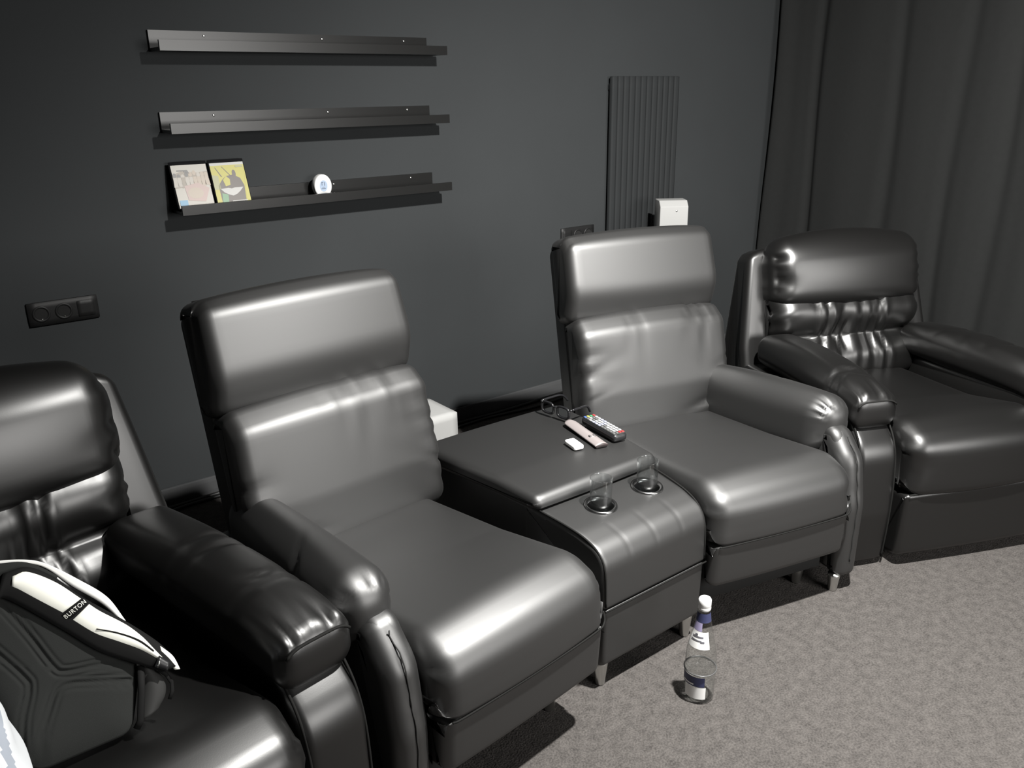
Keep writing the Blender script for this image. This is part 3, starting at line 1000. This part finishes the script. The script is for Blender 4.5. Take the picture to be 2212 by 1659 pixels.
for i, row in enumerate(rows):
    for j, c in enumerate(row):
        x = -0.0165 + j * 0.011
        y = 0.080 - i * 0.0158
        V, Fc, _ = rbox((0.0042, 0.0058, 0.0016), (0.002, 0.002, 0.001), 0.003)
        k = link('key', V + np.array([x, y, 0.0258]), Fc, keyc[c], br)
        k['label'] = {'w': 'white', 'b': 'blue', 'y': 'yellow', 'g': 'green', 'r': 'red', 'l': 'pale lavender', 'd': 'grey'}[c] + ' key'

# small white gadget
V, Fc, _ = rbox((0.0175, 0.033, 0.0075), (0.008, 0.010, 0.004), 0.003, (0, 0, 0.001))
wg = link('pocket_remote', V, Fc, WHITEP)
at(wg, 1.585, 1.745, LZ + 0.0085, -0.22)
tag(wg, 'small white rounded plastic gadget on the console lid, left of the remotes', 'gadget')

# spectacles: front rests on the lid, temples reach to the right
gl = thing('eyeglasses', 'black framed eyeglasses lying open on the console lid by the remotes', 'glasses', (1.705, 1.972, LZ + 0.001), 0.10)
FRM = mat('black_acetate', (0.01, 0.01, 0.011), 0.25)


def lens_ring(cy, n=36, a=0.026, b_=0.0185):
    out = []
    for k in range(n):
        th = 2 * math.pi * k / n
        ca, sa = math.cos(th), math.sin(th)
        e = 2 / 3.2
        out.append((0.0, cy + a * math.copysign(abs(ca) ** e, ca), 0.022 + b_ * math.copysign(abs(sa) ** e, sa)))
    return out


fr_parts = []
for cy in (-0.035, 0.035):
    fr_parts.append(tube(lens_ring(cy), 0.0042, 8, closed=True))
fr_parts.append(tube(spline([(0, -0.010, 0.030), (-0.002, 0, 0.033), (0, 0.010, 0.030)], 6), 0.0026, 8))
for s_ in (-1, 1):
    fr_parts.append(tube([(0, s_ * 0.060, 0.036), (0.002, s_ * 0.067, 0.037), (0.008, s_ * 0.069, 0.037)], 0.0032, 8))
link('frame', *join(*fr_parts), FRM, gl)
for cy in (-0.035, 0.035):
    ring = lens_ring(cy, 36, 0.0245, 0.017)
    V = [(x - 0.0006, y, z) for x, y, z in ring] + [(x + 0.0006, y, z) for x, y, z in ring]
    Fc = [tuple(range(36))[::-1], tuple(range(36, 72))] + [(k, (k + 1) % 36, 36 + (k + 1) % 36, 36 + k) for k in range(36)]
    link('lens', V, Fc, MATS.get('lens_glass') or thin_glass('lens_glass', (0.9, 0.92, 0.93)), gl, smooth=False)
for s_ in (-1, 1):
    kx = 1.0 if s_ > 0 else 0.80
    pts = spline([(0.008, s_ * 0.069, 0.037), (0.05 * kx, s_ * 0.069, 0.036), (0.095 * kx, s_ * 0.067, 0.033), (0.115 * kx, s_ * 0.065, 0.022), (0.128 * kx, s_ * 0.063, 0.006)], 6)
    link('temple', *tube(pts, 0.0040, 8), FRM, gl)

# ------------------------------------------------------------------ white boxes behind the chairs
bx = link('storage_box', *rb(-0.2, 0.149, -0.132, 0.09, 0, 0.300, 0.003, 0.03), WHITE)
bx.location = (1.63, 2.80, 0)
tag(bx, 'plain white box standing on the floor behind the console and left smooth recliner', 'box')
tw = thing('tower_box', 'tall slim white box with sloping top edge behind the right smooth recliner', 'box', (3.31, 2.93, 0), -0.60)
V, Fc = slab([(0.06, 0.0, 0.002), (0.06, 1.00, 0.006), (-0.03, 1.00, 0.005), (-0.062, 0.972, 0.005), (-0.062, 0.0, 0.002)], -0.072, 0.072, 0.004, 6, 0, 0.05)
link('body', V, Fc, WHITE, tw)
V, Fc = lathe([(0.0001, 0.0016), (0.004, 0.0012), (0.005, 0.0)], 16)
V = np.stack([V[:, 0] + 0.012, -V[:, 2] - 0.0622, V[:, 1] + 0.95], 1)
link('badge', V, [f[::-1] for f in Fc], STEEL, tw)['label'] = 'small shiny round badge'

# ------------------------------------------------------------------ bottle on the carpet
bt = thing('water_bottle', 'clear glass water bottle with white cap standing on the carpet', 'bottle', (1.518, 1.165, 0.001))
BG = thin_glass('bottle_glass', (0.955, 0.965, 0.96))
R0 = 0.0405
prof = [(0.0001, 0.006), (0.028, 0.002), (0.036, 0.0), (0.0395, 0.005), (R0, 0.02), (R0, 0.082), (R0 + 0.0015, 0.087), (R0 + 0.0015, 0.093), (R0, 0.098),
        (R0 - 0.0005, 0.13), (0.0375, 0.150), (0.0315, 0.178), (0.0245, 0.208), (0.0185, 0.240), (0.0155, 0.265), (0.0148, 0.284)]
link('glass_body', *lathe(prof, 48), BG, bt)
prof = [(0.0001, 0.008), (0.035, 0.006), (0.0385, 0.02), (0.0385, 0.085), (0.0388, 0.0905), (0.0375, 0.0895), (0.0001, 0.0895)]
link('water', *lathe(prof, 40), thin_glass('water_clear', (0.985, 0.99, 0.99)), bt)['label'] = 'clear water'
V, Fc = tube([((R0 + 0.0012) * math.cos(a), (R0 + 0.0012) * math.sin(a), 0.090) for a in np.linspace(0, 2 * math.pi, 48, endpoint=False)], 0.0022, 6, closed=True)
link('glass_ridge', V, Fc, mat('ridge_highlight_grey', (0.07, 0.07, 0.07), 0.25), bt)['label'] = 'ridge in the glass with its highlight coloured in'  # plain grey ring colours in the highlight along the glass ridge
V, Fc = lathe([(0.0155, 0.268), (0.0165, 0.270), (0.0165, 0.276), (0.0158, 0.278), (0.0165, 0.280), (0.0165, 0.296), (0.0145, 0.300), (0.0001, 0.301)], 32)
link('cap', V, Fc, WHITEP, bt)['label'] = 'white screw cap'


def wrap(profile, a0, a1, na=24, off=0.0006):
    V, Fc = [], []
    for r, z in profile:
        for k in range(na + 1):
            a = a0 + (a1 - a0) * k / na
            V.append(((r + off) * math.cos(a), (r + off) * math.sin(a), z))
    for i in range(len(profile) - 1):
        for k in range(na):
            Fc.append((i * (na + 1) + k, i * (na + 1) + k + 1, (i + 1) * (na + 1) + k + 1, (i + 1) * (na + 1) + k))
    return V, Fc


def rad_at(z):
    P_ = [(R0, 0.0), (R0, 0.13), (0.0375, 0.150), (0.0315, 0.178), (0.0245, 0.208), (0.0185, 0.240), (0.0155, 0.265)]
    for (r0, z0), (r1, z1) in zip(P_, P_[1:]):
        if z <= z1:
            return r0 + (r1 - r0) * (z - z0) / (z1 - z0)
    return 0.0155


CA = math.atan2(-1.165, -1.518)           # the side that faces the room
rngz = lambda a, b_, n: [(rad_at(a + (b_ - a) * k / n), a + (b_ - a) * k / n) for k in range(n + 1)]
PAPER = mat('white_paper_label', (0.85, 0.85, 0.84), 0.6)
NAVY = mat('navy_print', (0.03, 0.035, 0.09), 0.5)
INK = mat('grey_ink_print', (0.12, 0.12, 0.14), 0.5)
VIOL = mat('violet_print', (0.3, 0.27, 0.42), 0.5)
nl = link('neck_label', *wrap(rngz(0.166, 0.212, 10), CA - 1.35, CA + 0.62), PAPER, bt)
nl['label'] = 'white neck label with dark emblem'
parts = [wrap(rngz(0.196, 0.2, 2), CA - 1.0, CA + 0.1, 16, 0.0011), wrap(rngz(0.186, 0.1895, 2), CA - 1.1, CA - 0.05, 16, 0.0011),
         wrap(rngz(0.183, 0.188, 2), CA - 0.15, CA + 0.2, 10, 0.0011), wrap(rngz(0.202, 0.206, 2), CA - 0.75, CA - 0.45, 10, 0.0011)]
link('emblem', *join(*parts), INK, nl)
link('collar_label', *wrap(rngz(0.213, 0.236, 8), CA - 1.3, CA - 0.1), VIOL, bt)['label'] = 'violet collar label'
link('collar_band', *wrap(rngz(0.237, 0.262, 8), CA - 1.5, CA + 1.5), NAVY, bt)['label'] = 'dark blue collar band'
fl = link('front_label', *wrap(rngz(0.054, 0.083, 8), CA - 1.75, CA + 0.35), NAVY, bt)
fl['label'] = 'dark blue label band'
link('label_script', *wrap(rngz(0.058, 0.062, 2), CA - 1.2, CA - 0.35, 12, 0.0011), PAPER, fl)
link('lower_label', *wrap(rngz(0.016, 0.052, 8), CA - 1.0, CA + 0.45), PAPER, bt)['label'] = 'white lower label'

# ------------------------------------------------------------------ backpack on the left chair
#   plane of its back panel: leaning back against the pillow
bpk = thing('backpack', 'dark grey backpack with pale shoulder strap lying on the far left recliner', 'backpack', (0.0, 1.30, 0.50))
BAGM = mat('dark_grey_mesh_fabric', (0.017, 0.018, 0.0172), 0.9, spec=0.2, bump=(900, 0.25, 0.001))
BAGD = mat('black_bag_fabric', (0.004, 0.004, 0.004), 0.8, spec=0.2)
CREAM = mat('cream_strap_fabric', (0.82, 0.82, 0.75), 0.8, spec=0.2)
TL = 0.5                                   # lean


def bagp(a, b_, c):
    """a along x, b up the panel, c towards the viewer"""
    return (a, b_ * math.sin(TL) - c * math.cos(TL), b_ * math.cos(TL) + c * math.sin(TL))


def bagmesh(name, V, Fc, material, parent=bpk, **k):
    return link(name, [bagp(*v) for v in V], Fc, material, parent, **k)


OUT = [(0.036, 0.02), (0.19, 0.02), (0.222, 0.10), (0.228, 0.155), (0.20, 0.22), (0.15, 0.285), (0.09, 0.335), (0.02, 0.36), (-0.08, 0.37), (-0.12, 0.30), (0.0, 0.20), (0.02, 0.12)]
GROOVES = [[(0.055, 0.30), (0.082, 0.235), (0.104, 0.173), (0.118, 0.158), (0.158, 0.150), (0.211, 0.140)],
           [(0.02, 0.25), (0.06, 0.175), (0.064, 0.150), (0.046, 0.107), (0.034, 0.06)],
           [(0.207, 0.105), (0.150, 0.126), (0.12, 0.136), (0.100, 0.132), (0.082, 0.105), (0.062, 0.07), (0.046, 0.03)]]


def seg_dist(P, poly):
    d = np.full(len(P), 9.0)
    Q = np.array(spline([(*p, 0) for p in poly], 6))[:, :2]
    for a, c in zip(Q[:-1], Q[1:]):
        ac = c - a
        t = np.clip(((P - a) @ ac) / (ac @ ac + 1e-12), 0, 1)
        d = np.minimum(d, np.linalg.norm(P - (a + t[:, None] * ac), axis=1))
    return d


ring = rpoly([(*p, 0.03) for p in OUT], 6, 0.006)
if np.sum(ring[:, 0] * np.roll(ring[:, 1], -1) - np.roll(ring[:, 0], -1) * ring[:, 1]) < 0:
    ring = ring[::-1]
cen = np.array([0.095, 0.17])
lays = [(0.55, -0.11), (0.80, -0.10), (0.93, -0.075), (0.98, -0.03), (1.0, -0.01)] + [(s, 0.012 * (1 - s ** 6) - 0.004) for s in np.linspace(0.985, 0.03, 52)]
V, Fc = [], []
for s, c in lays:
    for p in ring:
        q = cen + (p - cen) * s
        V.append((q[0], q[1], c))
V = np.array(V)
n_ = len(ring)
top = slice(n_ * 5, None)
for gv in GROOVES:
    dd = seg_dist(V[top, :2], gv)
    V[top, 2] += -0.0045 * np.exp(-(dd / 0.0035) ** 2) - 0.002 * np.exp(-(np.abs(dd - 0.009) / 0.0025) ** 2)
Fc = []
for i in range(len(lays) - 1):
    for k in range(n_):
        Fc.append((i * n_ + k, i * n_ + (k + 1) % n_, (i + 1) * n_ + (k + 1) % n_, (i + 1) * n_ + k))
split = 4 * n_
body_f = [f for f in Fc[:split]] + [tuple(range(n_))[::-1]]
panel_f = [tuple(i - split for i in f) for f in Fc[split:]] + [tuple(len(V) - n_ - split + k for k in range(n_))]
bodyV = np.array([bagp(*v) for v in V[:split + n_]])
bodyV[:, 2] = np.maximum(bodyV[:, 2], 0.012)
link('main_bag', bodyV, body_f, BAGD, bpk)
pv = np.array([bagp(*v) for v in V[split:]])
pv[:, 2] = np.maximum(pv[:, 2], 0.012)
link('back_panel', pv, panel_f, BAGM, bpk)['label'] = 'grey padded panel with grooves'


def strip(lo, hi, c0, c1, n=8, crown=0.0, nw=8):
    """thick band between two curves in the bag plane"""
    L = np.array(spline([(*p, 0) for p in lo], n))[:, :2]
    H = np.array(spline([(*p, 0) for p in hi], n))[:, :2]
    k = max(len(L), len(H))

    def rs(P):
        s = np.concatenate([[0], np.cumsum(np.linalg.norm(np.diff(P, axis=0), axis=1))])
        u = np.linspace(0, s[-1], k)
        return np.stack([np.interp(u, s, P[:, 0]), np.interp(u, s, P[:, 1])], 1)
    L, H = rs(L), rs(H)
    V, Fc = [], []
    for lay in (0, 1):
        for i in range(k):
            for j in range(nw + 1):
                t = j / nw
                p = L[i] * (1 - t) + H[i] * t
                V.append((p[0], p[1], c0 if lay == 0 else c1 + crown * (1 - (2 * t - 1) ** 2)))
    m_ = nw + 1
    B = k * m_
    for i in range(k - 1):
        for j in range(nw):
            a = i * m_ + j
            Fc.append((a, a + 1, a + m_ + 1, a + m_))
            Fc.append((B + a, B + a + m_, B + a + m_ + 1, B + a + 1))
        for j in (0, nw):
            a = i * m_ + j
            Fc.append((a, a + m_, B + a + m_, B + a) if j == 0 else (a, B + a, B + a + m_, a + m_))
    for j in range(nw):
        Fc.append((j, B + j, B + j + 1, j + 1))
        a = (k - 1) * m_ + j
        Fc.append((a, a + 1, B + a + 1, B + a))
    return V, Fc


ss = bagmesh('shoulder_strap', *strip([(0.05, 0.300), (0.066, 0.300), (0.128, 0.226), (0.172, 0.170), (0.216, 0.132), (0.257, 0.098)],
                                       [(0.070, 0.342), (0.106, 0.340), (0.140, 0.309), (0.170, 0.265), (0.225, 0.200), (0.266, 0.144), (0.284, 0.100)], 0.006, 0.016, 8, 0.006), BAGD)
bagmesh('strap_fabric', *strip([(0.076, 0.315), (0.104, 0.281), (0.1315, 0.249)], [(0.082, 0.334), (0.104, 0.332), (0.138, 0.302), (0.167, 0.263)], 0.0165, 0.019, 8, 0.006), CREAM, ss)['label'] = 'cream strap fabric'
bagmesh('strap_fabric', *strip([(0.1435, 0.232), (0.172, 0.196), (0.201, 0.171), (0.232, 0.145), (0.258, 0.116)], [(0.1765, 0.250), (0.190, 0.232), (0.223, 0.195), (0.245, 0.160), (0.262, 0.124)], 0.0165, 0.019, 8, 0.006), CREAM, ss)['label'] = 'cream strap fabric'
bagmesh('strap_fold', *strip([(0.176, 0.206), (0.205, 0.187), (0.232, 0.163), (0.250, 0.137)], [(0.177, 0.2075), (0.206, 0.1895), (0.234, 0.1655), (0.252, 0.139)], 0.018, 0.0252, 8, 0.0, 2), BAGD, ss)
bagmesh('strap_edge', *strip([(0.262, 0.128), (0.270, 0.112), (0.276, 0.094)], [(0.264, 0.142), (0.279, 0.118), (0.2845, 0.092)], 0.010, 0.0175, 6, 0.002), CREAM, ss)
bagmesh('strap_label', *strip([(0.1315, 0.246), (0.1405, 0.2365)], [(0.169, 0.262), (0.176, 0.253)], 0.0160, 0.0205, 4, 0.0055), BAGD, ss)['label'] = 'black woven name label'
# the name woven into the label
cu = bpy.data.curves.new('woven_name', 'FONT')
cu.body = 'BURTON'
cu.size = 0.0128
cu.space_character = 1.12
cu.extrude = 0.0002
cu.align_x = 'CENTER'; cu.align_y = 'CENTER'
tmp = bpy.data.objects.new('tmp', cu)
COL.objects.link(tmp)
bpy.context.view_layer.update()
me = bpy.data.meshes.new_from_object(tmp.evaluated_get(bpy.context.evaluated_depsgraph_get()))
bpy.data.objects.remove(tmp, do_unlink=True)
me.name = 'woven_name'
xd = np.array([0.0375, 0.0165]); xd = xd / np.linalg.norm(xd)
yd = np.array([-xd[1], xd[0]])
xmax = max(v.co.x for v in me.vertices)
for v in me.vertices:
    p = np.array([0.1543, 0.2494]) + xd * (v.co.x * 0.0192 / xmax) + yd * v.co.y * 0.78
    t_ = v.co.x / xmax * 0.92
    v.co = bagp(p[0], p[1], 0.0208 + 0.0055 * (1 - t_ * t_) + v.co.z)
me.materials.clear(); me.materials.append(CREAM)
wn = bpy.data.objects.new('woven_name', me); COL.objects.link(wn); wn.parent = ss
# second strap edge / carrying loop behind
bagmesh('haul_loop', *strip([(0.03, 0.365), (0.071, 0.358), (0.109, 0.346), (0.133, 0.329), (0.162, 0.288), (0.199, 0.243), (0.222, 0.200)], [(0.03, 0.369), (0.071, 0.364), (0.109, 0.3525), (0.135, 0.336), (0.172, 0.297), (0.208, 0.252), (0.226, 0.202)], -0.03, -0.004, 8, 0.0, 3), mat('off_white_webbing', (0.7, 0.7, 0.68), 0.7), bpk)['label'] = 'off-white loop'
bagmesh('top_panel', *strip([(-0.05, 0.30), (0.03, 0.325), (0.075, 0.325), (0.11, 0.328), (0.14, 0.305)], [(-0.05, 0.365), (0.03, 0.366), (0.071, 0.359), (0.109, 0.347), (0.145, 0.312)], -0.02, 0.0045, 8, 0.003, 6), BAGM, bpk)
# buckle, webbing tail and side flap
bagmesh('buckle', *strip([(0.245, 0.112), (0.262, 0.098)], [(0.257, 0.128), (0.271, 0.110)], 0.013, 0.026, 5, 0.003, 4), BLACKP, ss)
V, Fc = tube([(0.249, 0.110, 0.027), (0.252, 0.115, 0.030), (0.256, 0.121, 0.027)], 0.0016, 6)
bagmesh('buckle_pin', V, Fc, STEEL, ss)
bagmesh('side_flap', *strip([(0.226, 0.118), (0.222, 0.085), (0.212, 0.055), (0.203, 0.033)], [(0.246, 0.112), (0.258, 0.085), (0.254, 0.060), (0.236, 0.040)], -0.004, 0.001, 6, 0.008, 8), mat('slate_grey_fabric', (0.02, 0.02, 0.0195), 0.7, spec=0.3), bpk)
V, Fc = tube([(0.252, 0.104, 0.012), (0.262, 0.092, 0.008), (0.268, 0.075, 0.003), (0.266, 0.060, 0.0), (0.258, 0.048, 0.0)], 0.0035, 8, flat=0.4)
bagmesh('webbing', V, Fc, BAGD, bpk)
V, Fc = tube([(0.228, 0.122, 0.007), (0.218, 0.08, 0.008), (0.205, 0.035, 0.006), (0.196, 0.024, 0.003)], 0.006, 8, flat=0.5)
bagmesh('edge_binding', V, Fc, BAGD, bpk)

# white striped cloth bundled beside the backpack
tc_ = thing('towel', 'white towel with pale grey stripe bundled beside the backpack', 'towel', (0.0, 1.30, 0.50))
P, Fc, q = rbox((0.060, 0.080, 0.085), (0.042, 0.05, 0.055), 0.007, (0.006, 0.01, 0.015))
rnd = random.Random(9)
N = vnormals(P, Fc)
P = P + N * (0.008 * np.sin(P[:, 0] * 55 + 4 * P[:, 2] * 9) + 0.005 * np.sin(P[:, 0] * 90 + 3))[:, None]
P += np.array([-0.035, -0.03, 0.118])
mids = []
for f in Fc:
    xm = P[list(f), 0].mean()
    mids.append(1 if (0.006 < xm < 0.017 or -0.06 < xm < -0.035) else 0)
link('cloth', P, Fc, [mat('white_terry', (0.62, 0.64, 0.66), 0.9, spec=0.1), mat('pale_grey_terry', (0.33, 0.36, 0.41), 0.9, spec=0.1)], tc_, mids=mids)
